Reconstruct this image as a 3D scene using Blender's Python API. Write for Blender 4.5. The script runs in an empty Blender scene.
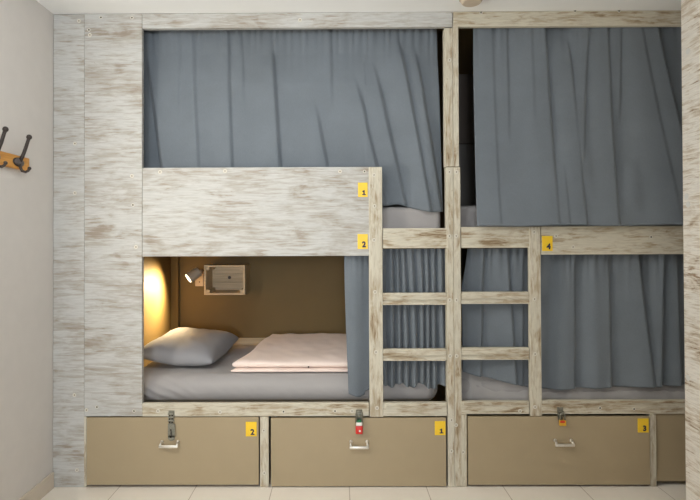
import bpy, bmesh, math, random
from mathutils import Vector, Matrix, noise
random.seed(7)
SC = bpy.context.scene
COL = SC.collection

# ------------------------------------------------------------------ camera
F = 532.0                      # focal length in pixels of a 700 px wide frame
CAM = Vector((0.0, -2.8, 1.295))
YAW, PITCH, ROLL = math.radians(0.3), math.radians(0.55), math.radians(-0.22)
ROT = (Matrix.Rotation(YAW, 3, 'Z') @ Matrix.Rotation(math.radians(90) + PITCH, 3, 'X')
       @ Matrix.Rotation(ROLL, 3, 'Z'))
_v = ROT.transposed() @ Vector((0, 1, 0))
CX = 337.0 - F * _v.x / -_v.z
CY = 240.0 + F * _v.y / -_v.z
cam_data = bpy.data.cameras.new('camera')
cam_data.sensor_width = 36.0
cam_data.lens = F / 700.0 * 36.0
cam_data.shift_x = (350.0 - CX) / 700.0
cam_data.shift_y = (CY - 250.0) / 700.0
cam_data.clip_start = 0.02
cam = bpy.data.objects.new('camera', cam_data)
COL.objects.link(cam)
cam.matrix_world = Matrix.Translation(CAM) @ ROT.to_4x4()
SC.camera = cam


def W(px, py, y=0.0):
    """world point where the sight line through a photo pixel meets the upright plane at depth y"""
    d = ROT @ Vector(((px - CX) / F, -(py - CY) / F, -1.0))
    t = (y - CAM.y) / d.y
    return CAM + d * t


def X(px, py=240, y=0.0): return W(px, py, y).x
def Z(py, px=337, y=0.0): return W(px, py, y).z


# ------------------------------------------------------------------ materials
def lin(c):
    c = c / 255.0
    return c / 12.92 if c <= 0.04045 else ((c + 0.055) / 1.055) ** 2.4


def rgb(r, g, b): return (lin(r), lin(g), lin(b), 1.0)


class NT:
    def __init__(self, name):
        self.m = bpy.data.materials.new(name); self.m.use_nodes = True
        self.t = self.m.node_tree; self.n = self.t.nodes; self.l = self.t.links
        self.b = self.n['Principled BSDF']

    def node(self, kind, **kw):
        nd = self.n.new(kind)
        for k, v in kw.items(): setattr(nd, k, v)
        return nd

    def link(self, a, b): self.l.new(a, b)

    def coords(self, scale=(1, 1, 1), rnd=True, rot=(0, 0, 0)):
        tc = self.node('ShaderNodeTexCoord')
        src = tc.outputs['Object']
        if rnd:
            oi = self.node('ShaderNodeObjectInfo')
            ml = self.node('ShaderNodeMath', operation='MULTIPLY'); ml.inputs[1].default_value = 37.0
            self.link(oi.outputs['Random'], ml.inputs[0])
            ad = self.node('ShaderNodeVectorMath', operation='ADD')
            self.link(src, ad.inputs[0]); self.link(ml.outputs[0], ad.inputs[1])
            src = ad.outputs[0]
        mp = self.node('ShaderNodeMapping')
        mp.inputs['Scale'].default_value = scale; mp.inputs['Rotation'].default_value = rot
        self.link(src, mp.inputs['Vector'])
        return mp.outputs[0]

    def noise(self, vec, scale=1.0, detail=3.0, rough=0.55, dist=0.0):
        nz = self.node('ShaderNodeTexNoise')
        nz.inputs['Scale'].default_value = scale; nz.inputs['Detail'].default_value = detail
        nz.inputs['Roughness'].default_value = rough; nz.inputs['Distortion'].default_value = dist
        self.link(vec, nz.inputs['Vector'])
        return nz.outputs['Fac']

    def ramp(self, fac, stops):
        r = self.node('ShaderNodeValToRGB')
        e = r.color_ramp.elements
        while len(e) < len(stops): e.new(0.5)
        for el, (p, c) in zip(e, stops):
            el.position = p; el.color = c if len(c) == 4 else (*c, 1)
        self.link(fac, r.inputs['Fac'])
        return r.outputs['Color']

    def mix(self, fac, a, b, mode='MIX'):
        m = self.node('ShaderNodeMix', data_type='RGBA', blend_type=mode)
        for sock, v in ((m.inputs[0], fac), (m.inputs[6], a), (m.inputs[7], b)):
            if isinstance(v, (int, float)): sock.default_value = v
            elif isinstance(v, tuple): sock.default_value = v
            else: self.link(v, sock)
        return m.outputs[2]

    def bump(self, h, strength=0.3, dist=0.01):
        b = self.node('ShaderNodeBump')
        b.inputs['Strength'].default_value = strength; b.inputs['Distance'].default_value = dist
        self.link(h, b.inputs['Height']); self.link(b.outputs[0], self.b.inputs['Normal'])

    def base(self, c):
        if isinstance(c, tuple): self.b.inputs['Base Color'].default_value = c
        else: self.link(c, self.b.inputs['Base Color'])

    def set(self, rough=0.5, metal=0.0, spec=0.5):
        self.b.inputs['Roughness'].default_value = rough
        self.b.inputs['Metallic'].default_value = metal
        self.b.inputs['Specular IOR Level'].default_value = spec
        return self.m


def plain(name, col, rough=0.5, metal=0.0, spec=0.5, var=0.06, vs=60.0):
    t = NT(name)
    f = t.noise(t.coords((1, 1, 1), rnd=False), vs, 3)
    d = tuple(c * (1 - var) for c in col[:3]) + (1,)
    l = tuple(min(1, c * (1 + var)) for c in col[:3]) + (1,)
    t.base(t.ramp(f, [(0.3, d), (0.7, l)]))
    return t.set(rough, metal, spec)


def washed(name, axis, paint, grey, bare, wear=0.5, fine=1.0, low=(7.0, 2.6), sharp=1.0, edge=None):
    """brushed white paint on wood: short strokes run along one axis, worn through in patches"""
    t = NT(name)
    k = 'xyz'.index(axis)

    def stretched(across, along):
        sc = [across] * 3; sc[k] = along
        return t.coords(tuple(sc))
    stroke = t.noise(stretched(70.0 * fine, 7.0), 1.0, 4.0, 0.65, 0.6)
    thin = t.noise(stretched(210.0 * fine, 16.0), 1.0, 3.0, 0.6, 0.3)
    patch = t.noise(stretched(13.0, 5.0), 1.0, 4.0, 0.62, 0.8)
    wide = t.noise(stretched(low[0], low[1]), 1.0, 2.0, 0.5, 0.4)

    def wsum(parts):
        acc = None
        for sock, wgt in parts:
            m = t.node('ShaderNodeMath', operation='MULTIPLY_ADD')
            m.inputs[1].default_value = wgt
            t.link(sock, m.inputs[0])
            if acc is None: m.inputs[2].default_value = 0.0
            else: t.link(acc, m.inputs[2])
            acc = m.outputs[0]
        return acc
    f = wsum(((stroke, .40), (patch, .34), (wide, .16), (thin, .10)))
    e = 0.60 - 0.14 * wear
    m1 = t.ramp(f, [(e - 0.06 / sharp, (0, 0, 0)), (e + 0.055 / sharp, (1, 1, 1))])
    g = wsum(((stroke, .34), (patch, .46), (thin, .20)))
    m2 = t.ramp(g, [(e + 0.055 / sharp, (0, 0, 0)), (e + 0.14 / sharp, (1, 1, 1))])
    c0 = t.mix(t.ramp(thin, [(0.38, (0, 0, 0)), (0.66, (1, 1, 1))]), paint,
               tuple(0.86 * a for a in paint[:3]) + (1,))
    c1 = t.mix(m1, c0, grey)
    c2 = t.mix(m2, c1, bare)
    spots = t.noise(t.coords((1, 1, 1)), 110.0, 2.0, 0.5)
    c3 = t.mix(t.ramp(spots, [(0.71, (0, 0, 0)), (0.78, (0.6, 0.6, 0.6))]), c2, bare)
    if edge is not None:                                  # thicker paint left along the two long edges
        tc = t.node('ShaderNodeTexCoord'); sp = t.node('ShaderNodeSeparateXYZ')
        t.link(tc.outputs['Generated'], sp.inputs[0])
        m = t.node('ShaderNodeMath', operation='SUBTRACT'); m.inputs[1].default_value = 0.5
        t.link(sp.outputs['XYZ'.index(edge)], m.inputs[0])
        ab = t.node('ShaderNodeMath', operation='ABSOLUTE'); t.link(m.outputs[0], ab.inputs[0])
        wv = wsum(((ab.outputs[0], 1.0), (patch, .16)))
        c3 = t.mix(t.ramp(wv, [(0.50, (0, 0, 0)), (0.56, (.8, .8, .8))]), c3, tuple(min(1, 1.06 * a) for a in paint[:3]) + (1,))
    t.base(c3)
    t.bump(wsum(((stroke, .6), (thin, .4))), 0.3, 0.004)
    return t.set(0.62, 0.0, 0.35)


PANEL = (rgb(193, 192, 188), rgb(168, 162, 153), rgb(150, 138, 124))
POST = (rgb(206, 199, 181), rgb(172, 157, 133), rgb(134, 112, 84))
M = {}
M['panel_x'] = washed('whitewashed_panel', 'x', *PANEL, wear=0.60, sharp=1.25)
M['panel_y'] = washed('whitewashed_end_panel', 'y', rgb(246, 240, 230), rgb(208, 194, 174), rgb(150, 124, 98), wear=0.55, sharp=1.5)
M['post_z'] = washed('whitewashed_post', 'z', *POST, wear=0.60, fine=.8, low=(16, 8), sharp=1.4, edge='X')
M['rail_x'] = washed('whitewashed_rail', 'x', *POST, wear=0.62, fine=.8, low=(16, 8), sharp=1.4, edge='Z')


def cloth(name, col, rough=0.9, weave=700.0, var=0.12, sheen=0.2):
    t = NT(name)
    v = t.coords((1, 1, 1), rnd=False)
    a = t.noise(t.coords((weave, weave, weave * 0.15), rnd=False), 1.0, 2)
    b = t.noise(v, 5.0, 3)
    d = tuple(c * (1 - var) for c in col[:3]) + (1,)
    l = tuple(c * (1 + var) for c in col[:3]) + (1,)
    c = t.mix(0.5, t.ramp(a, [(0.3, d), (0.7, l)]), t.ramp(b, [(0.3, d), (0.7, l)]))
    t.base(c)
    t.bump(t.noise(v, 45.0, 4, 0.6), 0.12, 0.006)
    t.b.inputs['Sheen Weight'].default_value = sheen
    return t.set(rough, 0, 0.15)


M['curtain'] = cloth('grey_blue_curtain_cloth', rgb(112, 119, 126))
M['sheet'] = cloth('grey_cotton_sheet', rgb(168, 164, 163), var=0.04)
M['pillow'] = cloth('grey_cotton_pillowcase', rgb(148, 148, 152), var=0.04)
M['pink'] = cloth('pale_pink_cotton', rgb(248, 229, 219), var=0.03)
M['blanket'] = cloth('pale_crumpled_cotton', rgb(178, 174, 172), var=0.04)
M['wall'] = plain('warm_white_plaster', rgb(212, 207, 202), 0.85, 0, 0.2, 0.015, 14)
M['ceil'] = plain('white_ceiling_paint', rgb(246, 246, 245), 0.9, 0, 0.2, 0.01, 8)
M['skirt'] = plain('beige_baseboard_tile', rgb(206, 194, 178), 0.35, 0, 0.5, 0.03, 9)
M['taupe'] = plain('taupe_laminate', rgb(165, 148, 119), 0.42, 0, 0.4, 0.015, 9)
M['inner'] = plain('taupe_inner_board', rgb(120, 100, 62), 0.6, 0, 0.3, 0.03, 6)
M['dark'] = plain('charcoal_board', rgb(150, 146, 142), 0.7, 0, 0.3, 0.05, 6)
M['dark2'] = plain('black_brown_board', rgb(132, 122, 114), 0.7, 0, 0.3, 0.05, 6)
M['steel'] = plain('brushed_steel', rgb(226, 222, 214), 0.38, 1.0, 0.5, 0.05, 90)
M['zinc'] = plain('dull_zinc', rgb(140, 138, 126), 0.5, 0.85, 0.5, 0.25, 160)
M['iron'] = plain('black_cast_iron', rgb(62, 54, 50), 0.45, 0.4, 0.5, 0.1, 90)
M['pewter'] = plain('worn_iron_boss', rgb(110, 104, 104), 0.4, 0.6, 0.5, 0.15, 120)
M['yellow'] = plain('yellow_plastic', rgb(242, 200, 48), 0.4, 0, 0.4, 0.03, 40)
M['ink'] = plain('dark_blue_print', rgb(40, 42, 70), 0.5, 0, 0.3, 0.03, 40)
M['red'] = plain('red_plastic', rgb(206, 40, 34), 0.35, 0, 0.5, 0.05, 90)
M['white'] = plain('white_plastic', rgb(228, 226, 220), 0.4, 0, 0.4, 0.02, 40)
M['green'] = plain('green_plastic', rgb(30, 110, 70), 0.4, 0, 0.4, 0.05, 40)
M['brass'] = plain('yellow_brass', rgb(226, 176, 60), 0.35, 0.6, 0.5, 0.08, 90)
M['screw'] = plain('painted_screw_head', rgb(204, 199, 186), 0.6, 0.0, 0.4, 0.1, 300)
M['hole'] = plain('dark_screw_recess', rgb(52, 44, 38), 0.8, 0, 0.2, 0.1, 90)
M['filler'] = plain('screw_recess_filler', rgb(128, 114, 96), 0.8, 0, 0.2, 0.1, 90)
M['lampgrey'] = plain('satin_grey_metal', rgb(176, 168, 156), 0.4, 0.3, 0.5, 0.03, 60)
M['beige'] = plain('beige_plastic', rgb(206, 190, 170), 0.5, 0, 0.4, 0.03, 40)


def pine(name, a, b, axis='x'):
    t = NT(name)
    sc = [70.0] * 3; sc['xyz'.index(axis)] = 3.0
    f = t.noise(t.coords(tuple(sc)), 1.0, 4, 0.6, 0.6)
    t.base(t.ramp(f, [(0.3, a), (0.7, b)]))
    return t.set(0.5, 0, 0.4)


M['pine'] = pine('honey_pine', rgb(196, 136, 62), rgb(222, 164, 84), 'y')
M['crate'] = pine('pale_crate_wood', rgb(190, 170, 138), rgb(218, 200, 168))


def tiles():
    t = NT('cream_floor_tiles')
    tc = t.node('ShaderNodeTexCoord')
    mp = t.node('ShaderNodeMapping')
    mp.inputs['Location'].default_value = (0.034, 0.27, 0)
    t.link(tc.outputs['Object'], mp.inputs['Vector'])
    br = t.node('ShaderNodeTexBrick', offset=0.0, squash=1.0)
    br.inputs['Scale'].default_value = 1.0
    br.inputs['Brick Width'].default_value = 0.403; br.inputs['Row Height'].default_value = 0.403
    br.inputs['Mortar Size'].default_value = 0.0022; br.inputs['Mortar Smooth'].default_value = 0.3
    br.inputs['Color1'].default_value = rgb(246, 239, 228); br.inputs['Color2'].default_value = rgb(243, 235, 223)
    br.inputs['Mortar'].default_value = rgb(184, 170, 154)
    t.link(mp.outputs[0], br.inputs['Vector'])
    n = t.noise(t.coords((1, 1, 1), rnd=False), 6.0, 4)
    t.base(t.mix(0.12, br.outputs['Color'], t.ramp(n, [(0.3, rgb(200, 186, 168)), (0.7, rgb(240, 232, 222))])))
    return t.set(0.28, 0, 0.45)


M['floor'] = tiles()


def emitter(name, col, strength):
    t = NT(name)
    t.base((1, 1, 1, 1))
    t.b.inputs['Emission Color'].default_value = col
    t.b.inputs['Emission Strength'].default_value = strength
    return t.set(0.4)


# ------------------------------------------------------------------ geometry helpers
def B(x0, x1, y0, y1, z0, z1, bm=None, bev=0.0, mi=0):
    own = bm is None
    tmp = bmesh.new()
    bmesh.ops.create_cube(tmp, size=1.0)
    for v in tmp.verts:
        v.co = Vector(((x0 + x1) / 2 + v.co.x * (x1 - x0), (y0 + y1) / 2 + v.co.y * (y1 - y0),
                       (z0 + z1) / 2 + v.co.z * (z1 - z0)))
    if bev > 0:
        bmesh.ops.bevel(tmp, geom=tmp.edges[:], offset=bev, segments=2, affect='EDGES', profile=0.5)
    for f in tmp.faces: f.material_index = mi
    if own: return tmp
    return merge(bm, tmp)


def merge(bm, tmp):
    me = bpy.data.meshes.new('t')
    for _ in range(2): me.materials.append(None)
    tmp.to_mesh(me); tmp.free()
    bm.from_mesh(me); bpy.data.meshes.remove(me)
    return bm


def cyl(bm, p, q, r0, r1=None, seg=20, mi=0, bev=0.0):
    r1 = r0 if r1 is None else r1
    p, q = Vector(p), Vector(q); d = q - p
    tmp = bmesh.new()
    bmesh.ops.create_cone(tmp, cap_ends=True, segments=seg, radius1=r0, radius2=r1, depth=d.length)
    if bev > 0:
        bmesh.ops.bevel(tmp, geom=[e for e in tmp.edges if len(e.link_faces) == 2 and
                                   any(len(f.verts) > 4 for f in e.link_faces)],
                        offset=bev, segments=2, affect='EDGES', profile=0.5)
    m = Matrix.Translation((p + q) / 2) @ d.to_track_quat('Z', 'Y').to_matrix().to_4x4()
    bmesh.ops.transform(tmp, matrix=m, verts=tmp.verts[:])
    for f in tmp.faces: f.material_index = mi
    return merge(bm, tmp)


def ball(bm, c, r, sc=(1, 1, 1), mi=0, seg=16):
    tmp = bmesh.new()
    bmesh.ops.create_uvsphere(tmp, u_segments=seg, v_segments=seg // 2 + 2, radius=r)
    for v in tmp.verts: v.co = Vector((v.co.x * sc[0], v.co.y * sc[1], v.co.z * sc[2])) + Vector(c)
    for f in tmp.faces: f.material_index = mi
    return merge(bm, tmp)


def tube(bm, pts, rad, seg=10, mi=0):
    """a round bar through the points; rad is a number or one radius per point"""
    pts = [Vector(p) for p in pts]
    rads = rad if isinstance(rad, (list, tuple)) else [rad] * len(pts)
    tmp = bmesh.new(); rings = []
    up = Vector((0.31, 0.2, 0.93))
    for i, p in enumerate(pts):
        d = (pts[min(i + 1, len(pts) - 1)] - pts[max(i - 1, 0)]).normalized()
        a = d.cross(up).normalized(); b = d.cross(a).normalized()
        rings.append([tmp.verts.new(p + (a * math.cos(t) + b * math.sin(t)) * rads[i])
                      for t in (2 * math.pi * k / seg for k in range(seg))])
    for r, s in zip(rings, rings[1:]):
        for k in range(seg): tmp.faces.new((r[k], r[(k + 1) % seg], s[(k + 1) % seg], s[k]))
    tmp.faces.new(rings[0][::-1]); tmp.faces.new(rings[-1])
    bmesh.ops.recalc_face_normals(tmp, faces=tmp.faces[:])
    for f in tmp.faces: f.material_index = mi
    return merge(bm, tmp)


def arc(c, r, a0, a1, n, plane='xz'):
    out = []
    for i in range(n + 1):
        a = math.radians(a0 + (a1 - a0) * i / n)
        u, w = r * math.cos(a), r * math.sin(a)
        out.append(Vector(c) + (Vector((u, 0, w)) if plane == 'xz' else Vector((0, u, w))))
    return out


def world_loc(o):
    return o['_w'] if '_w' in o else o.location


ORIG = {}


def obj(name, bm, mats, parent=None, smooth=False):
    """one mesh object; vertices are given in world space, the origin goes to the middle of the shape"""
    me = bpy.data.meshes.new(name)
    bm.to_mesh(me); bm.free()
    if not isinstance(mats, (list, tuple)): mats = [mats]
    for m in mats: me.materials.append(m)
    xs = [v.co.copy() for v in me.vertices]
    lo = Vector((min(c.x for c in xs), min(c.y for c in xs), min(c.z for c in xs)))
    hi = Vector((max(c.x for c in xs), max(c.y for c in xs), max(c.z for c in xs)))
    c = (lo + hi) / 2; c.z = lo.z
    me.transform(Matrix.Translation(-c))
    if smooth: me.shade_smooth()
    o = bpy.data.objects.new(name, me); COL.objects.link(o)
    ORIG[o.name] = c.copy()
    if parent is not None:
        o.parent = parent; o.location = c - ORIG[parent.name]
    else:
        o.location = c
    return o


def tag(o, label=None, cat=None, group=None, kind=None):
    if label: o['label'] = label
    if cat: o['category'] = cat
    if group: o['group'] = group
    if kind: o['kind'] = kind
    return o


def thing(name, loc, label, cat, group=None):
    o = bpy.data.objects.new(name, None); COL.objects.link(o)
    o.empty_display_size = 0.1
    o.location = loc; ORIG[o.name] = Vector(loc)
    return tag(o, label, cat, group)


def struct(name, bm, m): return tag(obj(name, bm, m), kind='structure')


# ------------------------------------------------------------------ the room
CEIL = Z(12.0)
XL = X(52.5)                   # left wall
XR = 3.3                       # right wall
YB, YF = 1.10, -3.70           # behind the bunks / behind the camera
struct('floor', B(XL - .1, XR + .1, YF - .1, YB + .1, -.08, 0), M['floor'])
struct('ceiling', B(XL - .1, XR + .1, YF - .1, YB + .1, CEIL, CEIL + .08), M['ceil'])
bm = bmesh.new()
LW0, LW1 = -1.45, -.89          # side opening added out of view to the left, for a fill lamp
B(XL - .1, XL, YF - .1, LW0, 0, CEIL, bm); B(XL - .1, XL, LW1, YB + .1, 0, CEIL, bm)
B(XL - .1, XL, LW0, LW1, 0, .95, bm); B(XL - .1, XL, LW0, LW1, 2.05, CEIL, bm)
struct('wall_left', bm, M['wall'])
bm = bmesh.new()
for a, b, c, d in ((LW0, LW0 + .03, .95, 2.05), (LW1 - .03, LW1, .95, 2.05), (LW0 + .03, LW1 - .03, .95, .98), (LW0 + .03, LW1 - .03, 2.02, 2.05)):
    B(XL - .045, XL - .005, a, b, c, d, bm)
struct('added_window_1', bm, M['white'])  # frame of the added side opening
struct('wall_right', B(XR, XR + .1, YF - .1, YB + .1, 0, CEIL), M['wall'])
struct('wall_far', B(XL, XR, YB, YB + .1, 0, CEIL), M['wall'])
WX0, WX1, WZ0, WZ1 = -1.45, 0.30, 0.25, 2.40  # opening behind the camera, made up to shape the light on the bunks
bm = bmesh.new()
B(XL, WX0, YF - .1, YF, 0, CEIL, bm); B(WX1, XR, YF - .1, YF, 0, CEIL, bm)
B(WX0, WX1, YF - .1, YF, 0, WZ0, bm); B(WX0, WX1, YF - .1, YF, WZ1, CEIL, bm)
struct('wall_near', bm, M['wall'])
bm = bmesh.new()
for a, b, c, d in ((WX0, WX0 + .04, WZ0, WZ1), (WX1 - .04, WX1, WZ0, WZ1), (WX0, WX1, WZ0, WZ0 + .04),
                   (WX0, WX1, WZ1 - .04, WZ1)):
    B(a, b, YF - .08, YF - .02, c, d, bm)
struct('added_window_2', bm, M['white'])  # frame of the made-up rear opening
struct('baseboard_left', B(XL, XL + .012, -2.9, -.002, 0, 0.083, None, .002), M['skirt'])

# ------------------------------------------------------------------ bunks
FT, BK = 0.0, 0.028            # front face and back face of the boards
XI = -1.19                     # inner left end of the left bunk
YI = 1.03                      # inner back
XSEAM = X(453)
XE = 2.12                      # right end of the right bunk, out of view behind the end panel


def board(name, px0, px1, py0, py1, mat, parent, y0=FT, y1=BK, bev=.0025, x0=None, x1=None, z0=None, z1=None):
    pm, qm = (px0 + px1) / 2, (py0 + py1) / 2
    return obj(name, B(X(px0, qm) if x0 is None else x0, X(px1, qm) if x1 is None else x1, y0, y1,
                       Z(py1, pm) if z0 is None else z0, Z(py0, pm) if z1 is None else z1, None, bev), mat, parent)


def rung(px0, px1, py0, py1, parent):
    pm, qm = (px0 + px1) / 2, (py0 + py1) / 2
    x0, x1, z0, z1 = X(px0, qm), X(px1, qm), Z(py1, pm), Z(py0, pm)
    if py1 - py0 > 15:
        bm = B(x0, x1, .001, .03, z0, z1, None, .003)
    else:                                             # thin rungs: a round-nosed tread over a narrower strip
        zm = z0 + (z1 - z0) * .40
        bm = B(x0, x1, -.002, .034, zm, z1, None, .006)
        B(x0, x1, .006, .03, z0 + .006, zm + .004, bm, .001)
        B(x0, x1, .001, .03, z0, z0 + .016, bm, .003)
    obj('ladder_rung', bm, M['rail_x'], parent)


def screw(px, py, parent, dark=False, y=FT):
    p = W(px, py, y)
    bm = bmesh.new()
    cyl(bm, (p.x, p.y + .002, p.z), (p.x, p.y - .0012, p.z), .0105 if not dark else .0085, None, 16, 0, .0006)
    cyl(bm, (p.x, p.y - .001, p.z), (p.x, p.y - .0016, p.z), .0034 if not dark else .0042, None, 10, 1)
    obj('screw', bm, [M['screw'], M['hole'] if dark else M['filler']], parent)


def plate(px0, px1, py0, py1, digit, parent, y=FT):
    """yellow number plate with its printed numeral near the lower right"""
    a, b = W(px0, py1, y), W(px1, py0, y)
    bm = B(a.x, b.x, y - .003, y, a.z, b.z, None, .0008)
    if digit == '1':                                      # the printed 1 has a flag and a foot
        h = (b.z - a.z) * .34; c = a.x + (b.x - a.x) * .62; z0 = a.z + (b.z - a.z) * .13
        t2 = B(c - .0035, c + .0035, y - .0037, y - .003, z0, z0 + h)
        B(c - .010, c + .010, y - .0036, y - .003, z0, z0 + .005, t2)
        B(c - .009, c, y - .0036, y - .003, z0 + h - .009, z0 + h - .004, t2)
        for f in t2.faces: f.material_index = 1
        merge(bm, t2)
    else:
        cu = bpy.data.curves.new('n', 'FONT'); cu.body = digit; cu.size = (b.z - a.z) * .52
        cu.offset = .0018; cu.extrude = .0003; cu.align_x = 'CENTER'
        to = bpy.data.objects.new('n', cu); COL.objects.link(to)
        dg = bpy.context.evaluated_depsgraph_get(); dg.update()
        me = bpy.data.meshes.new_from_object(to.evaluated_get(dg))
        bpy.data.objects.remove(to); bpy.data.curves.remove(cu)
        me.transform(Matrix.Translation((a.x + (b.x - a.x) * .62, y - .0034, a.z + (b.z - a.z) * .13))
                     @ Matrix.Rotation(math.radians(90), 4, 'X'))
        t2 = bmesh.new(); t2.from_mesh(me); bpy.data.meshes.remove(me)
        for f in t2.faces: f.material_index = 1
        merge(bm, t2)
    return tag(obj('number_plate', bm, [M['yellow'], M['ink']], parent), 'yellow plate reading %s' % digit)


def drawer(px0, px1, py0, py1, parent, label, y=-.004, x1=None):
    qm = (py0 + py1) / 2
    a, b = X(px0, qm), (X(px1, qm) if x1 is None else x1)
    z0, z1 = Z(py1, (px0 + px1) / 2), Z(py0, (px0 + px1) / 2)
    z0 = max(z0, .004)
    bm = B(a, b, y, y + .018, z0, z1, None, .0015)
    B(a + .015, a + .03, y + .018, .85, z0, z1 - .05, bm); B(b - .03, b - .015, y + .018, .85, z0, z1 - .05, bm)
    B(a + .015, b - .015, .835, .85, z0, z1 - .05, bm); B(a + .03, b - .03, y + .018, .835, z0, z0 + .012, bm)
    return tag(obj('drawer', bm, M['taupe'], parent), label)


def handle(px0, px1, py0, py1, parent, y=-.004):
    """bow handle: two feet, two curved posts and a flat grip"""
    pa, pb = W(px0, py1, y), W(px1, py0, y)
    z = pa.z + .018; zt = pb.z - .007
    bm = bmesh.new()
    for x in (pa.x + .008, pb.x - .008):
        cyl(bm, (x, y, zt), (x, y - .006, zt), .0095, .008, 14)
        s = -1 if x < (pa.x + pb.x) / 2 else 1
        tube(bm, [(x, y - .003, zt), (x, y - .014, zt - .001), (x + s * .002, y - .022, zt - .007), (x + s * .003, y - .025, z)],
             [.0065, .006, .006, .006], 10)
    B(pa.x, pb.x, y - .032, y - .021, z - .008, z + .007, bm, .003)
    return obj('handle', bm, M['steel'], parent, True)


lb = thing('bunk_bed', (X(266), .5, 0),
           'left whitewashed wooden bunk with open lamp-lit lower berth and pink bedding', 'bunk bed', 'whitewashed bunk beds')
rb = thing('bunk_bed', (X(570), .5, 0),
           'right whitewashed wooden bunk with both berths curtained, yellow plate 4 on its guard board', 'bunk bed',
           'whitewashed bunk beds')

ZTOP = CEIL - .002
# --- left bunk woodwork
board('filler_panel', 52.5, 84.2, 15, 486, M['panel_x'], lb, .002, .026, x0=XL + .002, z0=0.001, z1=ZTOP)
board('side_panel', 84.4, 142, 14, 416.3, M['panel_x'], lb, z1=ZTOP)
board('post', 83.8, 86.2, 416.6, 486, M['post_z'], lb, .002, .05, .001, z0=.001)
board('top_rail', 142.2, 452.6, 12.5, 27.6, M['panel_x'], lb, z1=ZTOP)
board('guard_panel', 142.2, 369, 167.3, 256.2, M['panel_x'], lb, .001, .026)
board('ladder_post', 369.2, 382.6, 167, 417, M['post_z'], lb, -.003, .026)
board('bottom_rail', 142.2, 369, 403.3, 416.4, M['rail_x'], lb)
board('bottom_rail', 382.8, 447, 402.8, 416.2, M['rail_x'], lb)
board('trim_strip', 386, 446, 402.6, 406, M['rail_x'], lb, -.006, -.0005, .0015)
board('center_post', 447.2, 453.9, 167, 486, M['post_z'], lb, -.002, .05, z0=.001)
board('upper_post', 444.9, 452.8, 27.9, 166.6, M['post_z'], lb, -.001, .05)
for p0, p1, q0, q1 in ((382.8, 447, 228.2, 248.2), (382.8, 447, 293, 305), (382.8, 447, 349.2, 361)):
    rung(p0, p1, q0, q1, lb)
board('divider', 260, 268.6, 416.8, 486, M['post_z'], lb, .001, .04, z0=.001)

# --- right bunk woodwork
board('top_rail', 453.2, 690, 10.2, 25.8, M['rail_x'], rb, x1=XE, z1=ZTOP)
board('center_post', 454.2, 461.2, 167, 486, M['post_z'], rb, -.001, .05, z0=.001)
board('upper_post', 453.1, 458.8, 25.9, 166.6, M['post_z'], rb, 0, .05)
board('stile', 461.4, 467, 414.4, 486, M['post_z'], rb, .001, .04, z0=.001)
for p0, p1, q0, q1 in ((461.4, 529.6, 226.8, 247.8), (461.4, 529.6, 292, 304), (461.4, 529.6, 348, 360)):
    rung(p0, p1, q0, q1, rb)
board('ladder_post', 529.8, 541, 226.6, 416, M['post_z'], rb, -.003, .026)
board('guard_panel', 541.2, 690, 226, 254.4, M['rail_x'], rb, .001, .026, x1=XE)
board('bottom_rail', 461.4, 529.6, 401.5, 414.2, M['rail_x'], rb)
board('bottom_rail', 541.2, 690, 400.6, 414, M['rail_x'], rb, x1=XE)
board('trim_strip', 464, 527, 401.2, 405, M['rail_x'], rb, -.006, -.0005, .0015)
board('trim_strip', 542, 690, 400.2, 403, M['rail_x'], rb, -.006, -.0005, .0015, x1=XE)
board('divider', 650.2, 656.6, 414.2, 486, M['post_z'], rb, .001, .04, z0=.001)

# --- inner boards
ZS0, ZS1 = 1.247, 1.277        # board under the upper berth
ZL0, ZL1 = .372, .40           # board under the lower berth
ZM = .56                       # top of the lower mattresses
for root, x0, x1 in ((lb, XI, XSEAM - .004), (rb, XSEAM + .004, XE)):
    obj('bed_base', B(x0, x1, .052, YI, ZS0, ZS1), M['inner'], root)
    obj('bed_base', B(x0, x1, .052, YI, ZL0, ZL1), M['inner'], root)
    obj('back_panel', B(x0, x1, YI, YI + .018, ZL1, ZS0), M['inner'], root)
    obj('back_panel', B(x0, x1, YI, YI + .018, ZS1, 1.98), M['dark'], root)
    obj('back_panel', B(x0, x1, YI - .03, YI + .018, 1.982, ZTOP), M['dark2'], root)
    obj('top_board', B(x0, x1, .052, YI - .03, ZTOP - .02, ZTOP), M['inner'], root)
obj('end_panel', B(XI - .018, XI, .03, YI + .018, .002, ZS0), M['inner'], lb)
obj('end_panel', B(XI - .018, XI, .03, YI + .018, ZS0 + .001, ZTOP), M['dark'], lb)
obj('partition', B(XSEAM - .009, XSEAM + .009, .052, YI + .018, .002, ZTOP), M['inner'], lb)
obj('end_panel', B(XE, XE + .018, .03, YI + .018, .002, ZTOP), M['inner'], rb)
obj('corner_batten', B(XI, XI + .055, YI - .035, YI, ZL1, ZS0, None, .004), M['inner'], lb)
obj('ledge', B(XI + .055, XSEAM - .02, YI - .018, YI, ZL1 + .0, ZM + .035, None, .003), M['crate'], lb)

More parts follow.
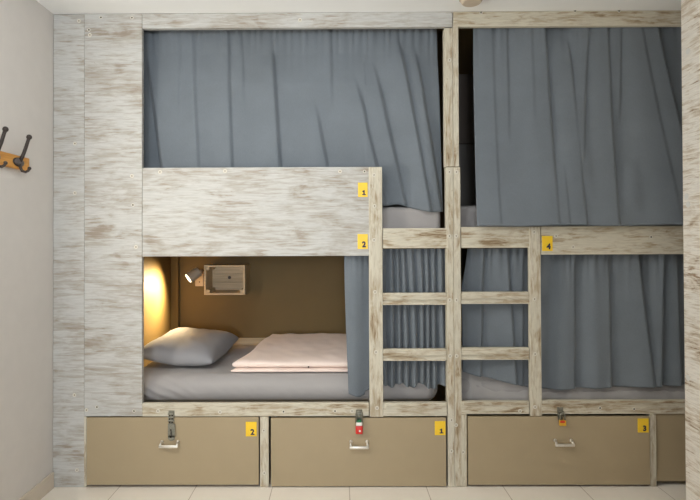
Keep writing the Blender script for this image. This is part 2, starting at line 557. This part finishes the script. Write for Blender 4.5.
# --- screws seen on the woodwork
for px, py in ((101, 17.5), (132, 17.8), (90, 35), (89, 30), (160, 172), (132, 176), (133, 205), (340, 171.5), (364.5, 171.5),
               (136, 247), (97, 407), (134, 411), (158, 411), (220, 412), (283.5, 411.5), (335, 411), (225, 171),
               (86.5, 410), (300, 20), (352, 411)):
    screw(px, py, lb, dark=random.random() < .35, y=-.0002)
for px, py in ((374, 175), (374.5, 206), (374, 240), (375, 292), (376, 352), (377, 408)): screw(px, py, lb, y=-.0032)
for px, py in ((263.8, 430.5), (264.2, 473)): screw(px, py, lb, y=.0008)
for px, py in ((75, 143.5), (75, 193), (79, 21), (74.5, 395), (77, 470)): screw(px, py, lb, y=.0018)
for px, py in ((449.5, 60), (449.3, 172), (449.4, 236), (449.7, 300), (450, 356), (451.5, 420), (451.5, 451)): screw(px, py, lb, y=-.0022)
for px, py in ((456.4, 172), (456.2, 236), (456.4, 300), (456.6, 356), (456, 425)): screw(px, py, rb, y=-.0012)
for px, py in ((481, 12.8), (575, 11), (619, 11), (634, 409), (600, 408)): screw(px, py, rb, dark=True, y=-.0002)
for px, py in ((556, 236), (651, 237), (573, 247)): screw(px, py, rb, dark=px > 600, y=.0008)
for px, py in ((534, 232), (534.5, 299), (535, 354), (535, 407)): screw(px, py, rb, y=-.0032)
for px, py in ((463, 452),): screw(px, py, rb, y=.0008)
for px, py in ((520, 411),): screw(px, py, rb, y=-.0002)

# --- drawers
d2 = drawer(86.8, 258.8, 417.3, 484.6, lb, 'taupe drawer front with yellow plate 2 and long steel hasp')
d1 = drawer(271, 446, 417.8, 486, lb, 'taupe drawer front with yellow plate 1')
d3 = drawer(468, 649.6, 416.4, 484.6, rb, 'taupe drawer front with yellow plate 3')
d4 = drawer(657.4, 690, 414.6, 482.4, rb, 'taupe drawer front partly hidden behind the end panel', y=.012, x1=XE - .01)
handle(160.5, 179.5, 440.5, 448, d2); handle(349.5, 368.5, 440.2, 449, d1); handle(553.5, 572.5, 439, 446.6, d3)
plate(245.8, 256.7, 421.7, 436.2, '2', d2, -.004)
plate(434.8, 445.4, 421, 435, '1', d1, -.004)
plate(637.6, 648.4, 418.4, 432.4, '3', d3, -.004)
plate(358, 367.6, 182.6, 197, '1', lb, .001)
plate(357.6, 367.8, 234, 249, '2', lb, .001)
plate(542, 552.4, 236, 251, '4', rb, .001)


def strap(bm, px, py0, py1, w, y0, y1, mi=0, hole=True):
    """a hasp leaf with rounded end"""
    a, b = W(px, py0, y0), W(px, py1, y0)
    r = w / 2
    B(b.x - r, b.x + r, y0, y1, b.z + r, a.z, bm, .0006, mi)
    cyl(bm, (b.x, y0, b.z + r), (b.x, y1, b.z + r), r, None, 18, mi)


# long hasp on drawer 2: fixed leaf on the rail, knuckle, hanging strap with a slot and a staple
bm = bmesh.new()
p = W(171.3, 416, -.004)
B(p.x - .015, p.x + .015, -.0035, 0, Z(415, 171), Z(410.5, 171), bm, .0006)
for k in range(3):
    zz = Z(413.5 + 3.3 * k, 171)
    cyl(bm, (p.x - .0155, -.0075, zz), (p.x + .0155, -.0075, zz), .0058, None, 12)
    cyl(bm, (p.x - .007, -.012, zz - .008), (p.x - .007, -.004, zz - .008), .004, None, 10, 1)
    cyl(bm, (p.x + .007, -.012, zz - .008), (p.x + .007, -.004, zz - .008), .004, None, 10, 1)
B(p.x - .012, p.x + .012, -.009, -.006, Z(426, 171), Z(413, 171), bm, .0006)
strap(bm, 171.3, 424, 441, .037, -.0135, -.009)
B(p.x - .004, p.x + .004, -.0145, -.0134, Z(437, 171), Z(428.5, 171), bm, 0, 1)
tube(bm, arc((p.x, -.0135, Z(432, 171)), .010, 90, 270, 8, 'yz'), .0028, 8, 0)
obj('hasp', bm, [M['zinc'], M['hole']], d2)

# hasp on drawer 1 and the red padlock hanging from it
bm = bmesh.new()
p = W(359, 417, -.004)
B(p.x - .017, p.x + .017, -.004, 0, Z(416, 359), Z(409.5, 359), bm, .001)
cyl(bm, (p.x - .017, -.006, Z(416.4, 359)), (p.x + .017, -.006, Z(416.4, 359)), .005, None, 12)
strap(bm, 359, 416.5, 422.5, .028, -.011, -.007)
obj('hasp', bm, [M['zinc']], d1)
pl = thing('padlock', (p.x, -.025, Z(432, 359)), 'small red padlock with white collar hanging above the drawer marked 1', 'padlock')
zb, zt = Z(432.2, 359), Z(424, 359)
obj('body', B(p.x - .0185, p.x + .0185, -.034, -.013, zb, zt, None, .005), M['red'], pl, True)
obj('collar', B(p.x - .016, p.x + .016, -.032, -.015, zt - .001, zt + .019, None, .004), M['white'], pl, True)
bm = bmesh.new()
zc = Z(412.5, 359)
pts = [Vector((p.x - .0145, -.0235, zt + .015))] + [Vector((a.x, -.0235, a.z)) for a in arc((p.x, 0, zc), .0145, 180, 0, 12)] \
    + [Vector((p.x + .0145, -.0235, zt + .015))]
tube(bm, pts, .0055, 10)
obj('shackle', bm, M['zinc'], pl, True)
obj('seal_band', B(p.x - .012, p.x + .011, -.031, -.016, zt + .016, zt + .030, None, .003), M['green'], pl, True)
bm = bmesh.new(); cyl(bm, (p.x + .003, -.0345, zb + .018), (p.x + .003, -.0338, zb + .018), .0055, None, 14)
obj('emblem', bm, M['white'], pl)

# hasp on drawer 3 and the small yellow padlock
bm = bmesh.new()
p = W(560.3, 415, -.004)
B(p.x - .016, p.x + .016, -.004, 0, Z(415, 560), Z(407, 560), bm, .001)
cyl(bm, (p.x - .016, -.006, Z(412, 560)), (p.x + .016, -.006, Z(412, 560)), .005, None, 12)
strap(bm, 560.5, 412, 421, .026, -.011, -.007)
obj('hasp', bm, [M['zinc']], d3)
p = W(562.4, 420, -.02)
pl = thing('padlock', (p.x, -.022, Z(424, 562)), 'small yellow and red padlock hanging above the drawer marked 3', 'padlock')
zb, zt = Z(424.3, 562), Z(418.6, 562)
obj('body', B(p.x - .017, p.x + .017, -.031, -.013, zb, zt, None, .004), M['brass'], pl, True)
obj('label_band', B(p.x - .0165, p.x + .008, -.0325, -.0305, zt - .012, zt - .001, None, .001), M['red'], pl)
bm = bmesh.new()
zc = Z(414.5, 562)
pts = [Vector((p.x - .012, -.022, zt - .002))] + [Vector((a.x, -.022, a.z)) for a in arc((p.x, 0, zc), .012, 180, 0, 12)] \
    + [Vector((p.x + .012, -.022, zt - .002))]
tube(bm, pts, .0042, 10)
obj('shackle', bm, M['zinc'], pl, True)

# ------------------------------------------------------------------ curtains
def curtain(name, label, xl, xr, top, bottom, ybase, folds, header=(.006, .035), pleat=None, nx=260, nz=90, seed=0, front=lambda v: .034, fold_gain=1.7, depth=.06):
    """xl, xr: photo columns of the two edges from hem fraction v; top, bottom: heights over the width"""
    bm = bmesh.new(); grid = []
    k0 = 1.0 + depth / 2.8                                 # lengths at the hanging depth
    for j in range(nz + 1):
        v = j / nz; row = []
        for i in range(nx + 1):
            u = i / nx
            px = xl(v) + (xr(v) - xl(v)) * u
            x = (px - 337.0) / 190.0 * k0
            zt, zb = (CAM.z + (h - CAM.z) * k0 for h in (top(px), bottom(px)))
            z = zt + (zb - zt) * v
            y = ybase(u, v)
            for f in folds:
                kind, a0, a1, amp, w = f[:5]; amp *= fold_gain
                v0, v1 = (f[5], f[6]) if len(f) > 6 else (-1, 2)
                env = min(1, max(0, (v - v0) / .18)) * min(1, max(0, (v1 - v) / .18))
                q = (px - (a0 + (a1 - a0) * v)) / w
                if kind == 'r': y -= amp * env * math.exp(-q * q)               # a ridge towards the room
                elif kind == 's': y -= amp * env * (.5 + .5 * math.tanh(q))      # a step: the right side comes forward
                elif kind == 'k':                                              # an asymmetric fold: sharp on its right side
                    y -= amp * env * (math.exp(-(q / 2.2) ** 2) if q < 0 else math.exp(-(q / .26) ** 2))
            if header[0]:
                ph = px / 190.0 / header[1] * 2 * math.pi
                n = noise.noise(Vector((px * .09, seed, 0)))
                y -= header[0] * math.exp(-(v / .09)) * (math.sin(ph + 4 * n) * .6 + n)
            if pleat:
                amp, lam, vary = pleat
                n = noise.noise(Vector((px * .045, v * .5 + seed, 3.1)))
                ph = px / 190.0 / lam * 2 * math.pi + vary * n * 6 + .9 * math.sin(3 * v + px * .11)
                y -= amp * (.55 + .45 * v) * math.sin(ph)
            y += .004 * noise.noise(Vector((px * .03, v * 3.0, seed + 9)))
            z += .004 * v * noise.noise(Vector((px * .06, 0, seed + 4)))
            lim = front(v)                                  # the cloth stays behind (or before) the boards
            if y < lim + .02: y = lim + .02 * math.exp((y - lim - .02) / .02)
            row.append(bm.verts.new((x, y, z)))
        grid.append(row)
    for j in range(nz):
        for i in range(nx):
            bm.faces.new((grid[j][i], grid[j + 1][i], grid[j + 1][i + 1], grid[j][i + 1]))
    o = obj(name, bm, M['curtain'], None, True)
    s = o.modifiers.new('thickness', 'SOLIDIFY'); s.thickness = .003; s.offset = 1
    return tag(o, label, 'curtain', 'grey-blue bunk curtains')


Zp = lambda py: (486.0 - py) / 190.0
L = lambda a, b, p=1.0: (lambda v: a + (b - a) * v ** p)


def ul_hem(px):
    if px < 366: return Zp(190)
    pts = [(366, 202), (384, 206.5), (397, 204.5), (412, 208.5), (428, 213), (444, 212)]
    for (a, b), (c, d) in zip(pts, pts[1:]):
        if px <= c: return Zp(b + (d - b) * (px - a) / (c - a))
    return Zp(212)


curtain('curtain', 'wide grey-blue curtain closing the upper left berth above the board with plate 1',
        L(140, 140), lambda v: 438.5 + 4.5 * v ** .8, lambda px: Zp(25), ul_hem,
        lambda u, v: .118 + .035 * min(1, v * 3),
        [('s', 141, 163, .042, 1.6, .16, 2), ('k', 178, 176, .012, 9, -1, .6), ('k', 190, 198, .016, 8), ('k', 226, 231, .020, 8),
         ('k', 240, 246, .010, 6, -1, .5), ('k', 270, 280, .024, 8, .05, 2), ('k', 300, 330, .018, 9, .45, 2), ('k', 330, 332, .012, 8, -1, .5),
         ('k', 340, 384, .026, 10, .3, 2), ('k', 365, 404, .026, 9, .2, 2), ('k', 396, 428, .034, 9, .03, 2), ('k', 412, 440, .03, 7, .1, 2),
         ('r', 415, 430, .02, 10, .45, 2)],
        header=(.008, .04), seed=1, depth=.10, fold_gain=.95)
curtain('curtain', 'wide grey-blue curtain across the upper right berth, hem hanging over the guard board',
        lambda v: 474.8 - 2.2 * v, lambda v: 692 + 0 * v, lambda px: Zp(22.5), lambda px: Zp(227.0 - .5 * math.sin(px * .07)),
        lambda u, v: .066 - .105 * v ** 1.5,
        [('k', 492, 494, .004, 8), ('k', 507, 506, .006, 7, -1, .6), ('k', 544, 549, .026, 8), ('k', 530, 532, .012, 9, -1, .5),
         ('k', 567, 576, .026, 7, .08, 2), ('r', 562, 586, .012, 7, .3, .9), ('k', 588, 572, .018, 6, -1, .75), ('k', 606, 607, .024, 8),
         ('k', 620, 612, .012, 6, -1, .5), ('k', 638, 668, .026, 10, -1, 2), ('k', 655, 690, .028, 9, -1, 2),
         ('k', 553, 560, .014, 6, .7, 2), ('r', 632, 625, .016, 7, .68, .95)],
        header=(.008, .075), seed=2, depth=.05, front=lambda v: .032 - .09 * v ** 1.5)


def hem_left(px):
    if px < 376: return Zp(394.5 + 1.6 * math.sin(px * .25) - (3 if px > 364 else 0))
    return Zp(385.5 + 2.0 * math.sin(px * .31) + (1.5 if px > 425 else 0))


def fan(px):
    return .5 + .5 * math.tanh((px - 378) / 3)


def pleats(u, v):
    px = 344 + (449 - 344) * u
    n = noise.noise(Vector((px * .05, v * .6, 8.1)))
    k = fan(px)
    return (.073 - .008 * (1 - k) + k * .021 * (.6 + .4 * v) * math.sin(px * 2 * math.pi / 7.4 + 4.2 * n + .8 * math.sin(3 * v + px * .1))
            - (1 - k) * .012 * math.sin((px - 346) / 5.2 + .8 * v))


curtain('curtain', 'grey-blue curtain pulled aside beside pink duvet, gathered behind the left ladder rungs',
        lambda v: 344.2 + 4 * v ** 1.5, lambda v: 447.5 + 0 * v, lambda px: Zp(246.5), hem_left, pleats, [],
        header=(.007, .03), nx=420, seed=3)


def hem_right(px):
    if px < 528: return Zp(372 + (px - 463) / 65 * 15)
    return Zp(388.5 - (px - 541) / 142 * 3.5)


curtain('curtain', 'dark grey-blue curtain closing the lower right berth beneath yellow plate 4',
        lambda v: 468.8 - 7 * min(1, v / .33), lambda v: 692 + 0 * v, lambda px: Zp(247), hem_right,
        lambda u, v: .105 - .02 * v,
        [('k', 482, 478, .014, 6), ('k', 505, 512, .016, 9), ('k', 522, 520, .012, 6), ('r', 560, 556, .014, 12), ('k', 572, 570, .014, 7),
         ('k', 606, 606, .016, 9), ('k', 634, 646, .022, 9), ('k', 660, 655, .022, 7), ('k', 674, 676, .018, 6), ('r', 590, 592, .01, 8)],
        header=(.020, .045), seed=4, depth=.08)

# ------------------------------------------------------------------ bedding
def soft_box(x0, x1, y0, y1, z0, z1, r, nx, ny, nz, fn=None):
    """rounded box from subdivided faces; fn moves every point afterwards"""
    bm = bmesh.new()
    bmesh.ops.create_cube(bm, size=2.0)
    bmesh.ops.subdivide_edges(bm, edges=[e for e in bm.edges if abs((e.verts[0].co - e.verts[1].co).x) > 1], cuts=nx, use_grid_fill=True)
    bmesh.ops.subdivide_edges(bm, edges=[e for e in bm.edges if abs((e.verts[0].co - e.verts[1].co).y) > 1], cuts=ny, use_grid_fill=True)
    bmesh.ops.subdivide_edges(bm, edges=[e for e in bm.edges if abs((e.verts[0].co - e.verts[1].co).z) > 1], cuts=nz, use_grid_fill=True)
    c = Vector(((x0 + x1) / 2, (y0 + y1) / 2, (z0 + z1) / 2)); h = Vector(((x1 - x0) / 2, (y1 - y0) / 2, (z1 - z0) / 2))
    for v in bm.verts:
        p = Vector((v.co.x * h.x, v.co.y * h.y, v.co.z * h.z))
        q = Vector((max(-h.x + r, min(h.x - r, p.x)), max(-h.y + r, min(h.y - r, p.y)), max(-h.z + r, min(h.z - r, p.z))))
        d = p - q
        if d.length > 1e-6: p = q + d.normalized() * r
        v.co = c + p
        if fn: v.co = fn(v.co)
    return bm


def rumple(amp, sx, sy, seed, zlo):
    def f(p):
        k = max(0, min(1, (p.z - zlo) / .05))
        n = noise.noise(Vector((p.x * sx, p.y * sy, seed))) + .5 * noise.noise(Vector((p.x * sx * 2.3 + p.z * 9, p.y * sy * 2.1, seed + 5)))
        # stretched tucks running down the front side
        w = noise.noise(Vector((p.x * 14 + p.z * 16, 0, seed + 11)))
        kf = max(0, min(1, (.16 - p.y) / .1)) * max(0, min(1, (p.z - zlo + .03) / .05))
        # pulled folds near the foot of the left end
        kd = max(0, min(1, (XI + .50 - p.x) / .3)) * max(0, min(1, (.16 - p.y) / .06))
        dg = .0045 * kd * math.sin((p.x * .8 + p.z * 1.15) * 105 + 2 * math.sin(p.x * 17))
        return Vector((p.x, p.y - kf * abs(w) * .007 - dg, p.z + k * amp * n))
    return f


def mattress(x0, x1, y0, y1, z0, z1, label, group, seed, amp=.006, rad=.075):
    o = obj('mattress', soft_box(x0, x1, y0, y1, z0, z1, rad, 110, 50, 14, rumple(amp, 6, 6, seed, z1 - .1)), M['sheet'], None, True)
    return tag(o, label, 'mattress', group)


G = 'mattresses under grey fitted sheets'
mattress(XI + .012, X(446) - .02, .088, YI - .03, ZL1 + .002, ZM, 'mattress in a grey fitted sheet below pillow and pink duvet, lower left berth', G, 1)
mattress(XI + .012, X(446) - .006, .09, YI - .03, ZS1 + .002, Zp(206), 'grey-sheeted mattress peeking out under the upper left curtain', G, 2, rad=.03)
mattress(XSEAM + .03, XE - .02, .088, YI - .03, ZL1 + .002, .545, 'mattress in the curtained lower right berth under a rumpled pale sheet', G, 3)
mattress(XSEAM + .03, XE - .02, .10, YI - .03, ZS1 + .002, Zp(205), 'grey-sheeted mattress glimpsed left of the upper right curtain', G, 4, rad=.03)


def pillow_mesh(cx, cy, cz, lx, ly, h, fn):
    bm = bmesh.new(); n = 46
    top, bot = {}, {}
    for j in range(n + 1):
        for i in range(n + 1):
            u, v = 2 * i / n - 1, 2 * j / n - 1
            e = max(0, (1 - abs(u) ** 3.4)) ** .6 * max(0, (1 - abs(v) ** 3.4)) ** .6
            # the sides draw in between the corners
            x = u * lx / 2 * (1 - .03 * (1 - v * v)); y = v * ly / 2 * (1 - .03 * (1 - u * u))
            wr = .006 * noise.noise(Vector((x * 9, y * 7, 2))) + .004 * noise.noise(Vector((x * 22 + y * 12, y * 10, 6)))
            t = h * e ** .8
            edge = i in (0, n) or j in (0, n)
            a = fn(Vector((x, y, t * .68 + wr * e)))
            top[i, j] = bm.verts.new(a)
            bot[i, j] = top[i, j] if edge else bm.verts.new(fn(Vector((x, y, -t * .32))))
    for j in range(n):
        for i in range(n):
            bm.faces.new((top[i, j], top[i + 1, j], top[i + 1, j + 1], top[i, j + 1]))
            bm.faces.new((bot[i, j], bot[i, j + 1], bot[i + 1, j + 1], bot[i + 1, j]))
    return bm


def pil(p):
    # leans against the end wall: higher on the left, turned a little
    q = Matrix.Rotation(math.radians(-4), 3, 'Z') @ p
    z = q.z + max(0, -q.x - .02) * .16 + max(0, q.y) * .10
    return Vector((-.905 + q.x, .50 + q.y, max(ZM + .004, ZM + .048 + z)))


pw = obj('pillow', pillow_mesh(0, 0, 0, .45, .60, .145, pil), M['pillow'], None, True)
tag(pw, 'plump grey pillow below the reading lamp on the lower left berth', 'pillow')


def fold_layer(xl0, xl1, xr, y0, y1, z0, thick0, thick1, seed):
    """one folded layer of the duvet: rounded rim, slightly pillowy top; the left edge runs from xl0 (front) to xl1 (back)"""
    bm = bmesh.new(); nu, nv = 96, 64
    top, bot = {}, {}
    for i in range(nu + 1):
        for k in range(nv + 1):
            u, t = i / nu, k / nv
            u = .5 - .5 * math.cos(math.pi * (.12 + .88 * u)) if False else u ** 1.25
            tt = t ** 1.25
            y = y0 + (y1 - y0) * tt
            xl = xl0 + (xl1 - xl0) * tt ** .85 + .010 * math.sin(tt * 9 + seed)
            x = xl + (xr - xl) * u
            y += .006 * noise.noise(Vector((x * 9, 0, seed))) * (1 - tt)
            dx, dy = x - xl, min(y - y0, y1 - y) if True else 0
            d = max(0.0, min(dx, max(0, (y1 - y0) * tt), (y1 - y0) * (1 - tt), xr - x))
            rim = .020
            e = math.sqrt(max(0, 1 - (1 - min(1, d / rim)) ** 2))
            th = thick0 + (thick1 - thick0) * tt
            wr = .006 * noise.noise(Vector((x * 5, y * 5, seed + 1))) + .004 * noise.noise(Vector((x * 15 + y * 4, y * 12, seed + 4)))
            soft = .010 * math.exp(-(d / .05)) * -1
            edge = i in (0, nu) or k in (0, nv)
            zt = z0 + th * .45 + (th * .55 + wr + soft) * e
            zb = z0 + th * .45 - th * .45 * e
            top[i, k] = bm.verts.new((x, y, zt))
            bot[i, k] = top[i, k] if edge else bm.verts.new((x, y, zb))
    for i in range(nu):
        for k in range(nv):
            bm.faces.new((top[i, k], top[i + 1, k], top[i + 1, k + 1], top[i, k + 1]))
            a = (bot[i, k], bot[i, k + 1], bot[i + 1, k + 1], bot[i + 1, k])
            if len(set(a)) == 4 and not all(v in (top[i, k], top[i, k + 1], top[i + 1, k + 1], top[i + 1, k]) for v in a): bm.faces.new(a)
    bmesh.ops.recalc_face_normals(bm, faces=bm.faces[:])
    return bm


dv = thing('duvet', (-.1, .5, ZM), 'folded pale pink duvet lying on the grey lower berth', 'duvet')
obj('lower_fold', fold_layer(-.60, -.475, .36, .135, .86, ZM + .005, .026, .030, 1), M['pink'], dv, True)
obj('upper_fold', fold_layer(-.575, -.465, .35, .145, .85, ZM + .030, .040, .075, 5), M['pink'], dv, True)
for k in range(3):
    x = -.50 + .17 * k
    bm = bmesh.new(); cyl(bm, (x, .150, ZM + .036), (x, .139, ZM + .034), .004, None, 10)
    obj('button', bm, M['hole'] if k == 2 else M['pink'], dv)


# rumpled pale sheet showing below the lower right curtain
def heap():
    bm = bmesh.new(); nx, ny = 150, 22
    x0, x1, y0, y1 = X(463.5), XE - .03, .058, .62
    top = []
    for j in range(ny + 1):
        row = []
        for i in range(nx + 1):
            u, v = i / nx, j / ny
            x = x0 + (x1 - x0) * u; y = y0 + (y1 - y0) * v
            px = 337 + x * 190
            b = .070 * math.exp(-((px - 470) / 34) ** 2) + .012 + .016 * math.exp(-((px - 612) / 16) ** 2) + .015 * math.exp(-((px - 655) / 16) ** 2)
            n = .010 * noise.noise(Vector((x * 7, y * 5, 3))) + .008 * noise.noise(Vector((x * 15 + y * 5, y * 9, 8)))
            f = min(1, (u * 25)) * min(1, (1 - u) * 25)
            drop = -(.155 + b) * max(0, 1 - v * ny / 3) ** 1.4
            yy = y + (.022 * max(0, (v * ny / 3) if v * ny < 3 else 1) - .0)
            row.append(bm.verts.new((x, yy + (.006 * noise.noise(Vector((x * 24 + v * 3, 0, 2))) if v < .2 else 0),
                                     max(ZL1 + .008, .558 + (b + n) * f * (1 - .5 * v) + drop))))
        top.append(row)
    for a, b in zip(top, top[1:]):
        for i in range(nx): bm.faces.new((a[i], a[i + 1], b[i + 1], b[i]))
    return bm


o = obj('bed_sheet', heap(), M['blanket'], None, True)
s = o.modifiers.new('thickness', 'SOLIDIFY'); s.thickness = .004; s.offset = -1
tag(o, 'rumpled pale grey sheet bulging below the lower right curtain', 'sheet')

# ------------------------------------------------------------------ reading lamp and wall crate
lp = thing('reading_lamp', (X(199, 280, YI), YI, Z(286, 199, YI)), 'small lit reading lamp on the back board beside the wooden crate', 'lamp')
a, b = W(195.0, 286.3, YI - .03), W(203.5, 271.5, YI - .03)
obj('wall_plate', B(a.x, b.x, YI - .03, YI, a.z, b.z, None, .004), M['beige'], lp)
bm = bmesh.new(); q = W(199.4, 282, YI - .031); cyl(bm, (q.x, YI - .0315, q.z), (q.x, YI - .0295, q.z), .004, None, 12)
obj('screw', bm, M['hole'], lp)
face = W(188.4, 278.4, .78)
aim = Vector((-.72, -.43, -.52)).normalized()
rear = face - aim * .085
bm = bmesh.new(); cyl(bm, rear, face, .033, .037, 28, 0, .003)
obj('lamp_head', bm, M['lampgrey'], lp, False)
bm = bmesh.new(); tube(bm, [rear, rear + Vector((.010, .03, .004)), Vector(((a.x + b.x) / 2, YI - .08, b.z - .03)), Vector(((a.x + b.x) / 2, YI - .028, b.z - .03))], .009, 12)
obj('swivel_arm', bm, M['lampgrey'], lp, True)
bm = bmesh.new(); cyl(bm, face - aim * .001, face + aim * .002, .031, None, 28)
obj('lens', bm, emitter('lit_lamp_lens', (1.0, .86, .62, 1), 4.0), lp)
sd = bpy.data.lights.new('reading_spot', 'SPOT')
sd.energy = 80.0; sd.color = (1.0, .74, .40); sd.spot_size = math.radians(140); sd.spot_blend = 1.0; sd.shadow_soft_size = .03
so = bpy.data.objects.new('reading_spot', sd); COL.objects.link(so)
so.location = face + aim * .012
so.rotation_euler = aim.to_track_quat('-Z', 'Y').to_euler()

cr = thing('wall_crate', (X(227, 295, YI), YI, Z(295, 227, YI - .2)), 'small pale wooden crate shelf mounted on the back board right of the lamp', 'shelf')
YC = YI - .20
a, b = W(204, 295, YC), W(245, 265, YC)
t = .014
obj('side_board', B(a.x, a.x + t, YC, YI, a.z, b.z, None, .002), M['crate'], cr)
obj('side_board', B(b.x - t, b.x, YC, YI, a.z, b.z, None, .002), M['crate'], cr)
obj('top_board', B(a.x + t, b.x - t, YC, YI, b.z - t, b.z, None, .002), M['crate'], cr)
obj('bottom_board', B(a.x + t, b.x - t, YC, YI, a.z, a.z + t, None, .002), M['crate'], cr)
bm = bmesh.new()
hgt = b.z - a.z - 2 * t
for k in range(3):
    B(a.x + t, b.x - t, YI - .012, YI - .002, a.z + t + hgt * k / 3 + .001, a.z + t + hgt * (k + 1) / 3 - .001, bm, .001)
obj('back_board', bm, M['crate'], cr)
for sx in (0, 1):
    for sz in (0, 1):
        x = a.x + t if sx == 0 else b.x - t - .022
        z = a.z + t if sz == 0 else b.z - t - .022
        obj('corner_block', B(x, x + .022, YC + .004, YI - .013, z, z + .022, None, .002), M['crate'], cr)
q = W(229.8, 277.5, YI - .014)
bm = bmesh.new(); cyl(bm, (q.x, YI - .026, q.z), (q.x, YI - .012, q.z), .012, .009, 16, 0, .002)
obj('mounting_bolt', bm, M['iron'], cr)

# ------------------------------------------------------------------ coat rack on the left wall
ra = thing('coat_rack', (XL, -.6, 1.63), 'honey pine coat rack with black iron hooks on the left wall', 'coat rack')
obj('board', B(XL, XL + .02, -.80, -.245, 1.632, 1.694, None, .003), M['pine'], ra)
xb = XL + .02
for k in range(3):
    y = -.335 - .178 * k
    bm = bmesh.new()
    ball(bm, (xb + .004, y, 1.663), .028, (.36, 1.35, .62), 1)
    ball(bm, (xb + .001, y, 1.663), .033, (.22, 1.35, .64), 0)
    up = [(xb + .006, y, 1.665), (xb + .018, y + .002, 1.690), (xb + .028, y + .008, 1.725), (xb + .038, y + .012, 1.765), (xb + .042, y + .014, 1.782)]
    tube(bm, up, [.009, .0085, .008, .0075, .0085], 12)
    ball(bm, up[-1], .0125)
    lowp = [(xb + .006, y, 1.655), (xb + .010, y, 1.636), (xb + .018, y, 1.622), (xb + .032, y + .002, 1.617), (xb + .044, y + .004, 1.624), (xb + .049, y + .004, 1.634)]
    tube(bm, lowp, [.0075, .007, .0065, .006, .006, .0065], 12)
    ball(bm, lowp[-1], .0085)
    obj('hook', bm, [M['iron'], M['pewter']], ra, True)

# ------------------------------------------------------------------ end panel at the right
XP = X(683.2, 250, -.18)
ep = thing('end_panel', (XP + .03, -.9, 0), 'tall whitewashed board panel standing at the right edge, nearest the camera', 'panel')
obj('panel', B(XP, XP + .03, -.90, -.18, .001, CEIL - .002, None, .003), M['panel_y'], ep)
for y, z in ((-.21, 1.50), (-.22, 1.46), (-.205, .62), (-.23, 2.2), (-.5, 1.5), (-.5, .7)):
    bm = bmesh.new(); cyl(bm, (XP + .001, y, z), (XP - .0015, y, z), .015, None, 16, 0, .0006)
    obj('screw_cap', bm, M['white'], ep)

# ------------------------------------------------------------------ ceiling fittings
sx = (470.5 - 337) / F * 2.68
sm = thing('smoke_detector', (sx, -.165, CEIL - .03), 'round beige smoke detector on the ceiling above the middle posts', 'smoke detector')
bm = bmesh.new(); cyl(bm, (sx, -.165, CEIL), (sx, -.165, CEIL - .012), .058, .060, 40, 0, .002)
obj('base', bm, M['beige'], sm)
bm = bmesh.new(); cyl(bm, (sx, -.165, CEIL - .012), (sx, -.165, CEIL - .032), .056, .046, 40, 0, .005)
obj('cover', bm, M['beige'], sm)

LX, LY = -.4, -1.6  # unseen hanging globe, added to light bunks and ceiling
cl = thing('added_lamp', (LX, LY, CEIL - .54), 'unseen opal globe lamp added as fill in front of the bunks', 'lamp')
bm = bmesh.new(); cyl(bm, (LX, LY, CEIL), (LX, LY, CEIL - .03), .07, .06, 32, 0, .004); cyl(bm, (LX, LY, CEIL - .03), (LX, LY, CEIL - .31), .008)
obj('canopy', bm, M['white'], cl)
bm = bmesh.new(); ball(bm, (LX, LY, CEIL - .42), .12, (1, 1, 1), 0, 32)
obj('globe', bm, emitter('added_globe_glow', (.92, .97, 1.0, 1), 46.0), cl, True)

# ------------------------------------------------------------------ sky, and area lamps added at two unseen made-up openings
w = bpy.data.worlds.new('sky'); SC.world = w; w.use_nodes = True
w.node_tree.nodes['Background'].inputs['Color'].default_value = (.72, .85, 1.0, 1)
w.node_tree.nodes['Background'].inputs['Strength'].default_value = .4


def added_light(name, loc, sx, sy, rot, watts, col):
    al = bpy.data.lights.new(name, 'AREA'); al.shape = 'RECTANGLE'; al.size = sx; al.size_y = sy
    al.energy = watts; al.color = col
    ao = bpy.data.objects.new(name, al); COL.objects.link(ao)
    ao.location = loc; ao.rotation_euler = [math.radians(a) for a in rot]


added_light('added_rear_light', (-.17, -6.5, 1.35), 1.2, 1.2, (90, 0, 0), 132, (.90, .955, 1.0))  # added main lamp; the made-up opening's edge fades it towards the right
added_light('added_side_fill', (XL - .05, -1.17, 1.5), .5, 1.0, (0, -90, 0), 54, (1.0, .94, .82))  # fill lamp in the added side opening, brightens the right end panel

vs = SC.view_settings
vs.view_transform = 'Standard'; vs.look = 'None'; vs.gamma = 1.0; vs.use_curve_mapping = False
vs.exposure = -0.18
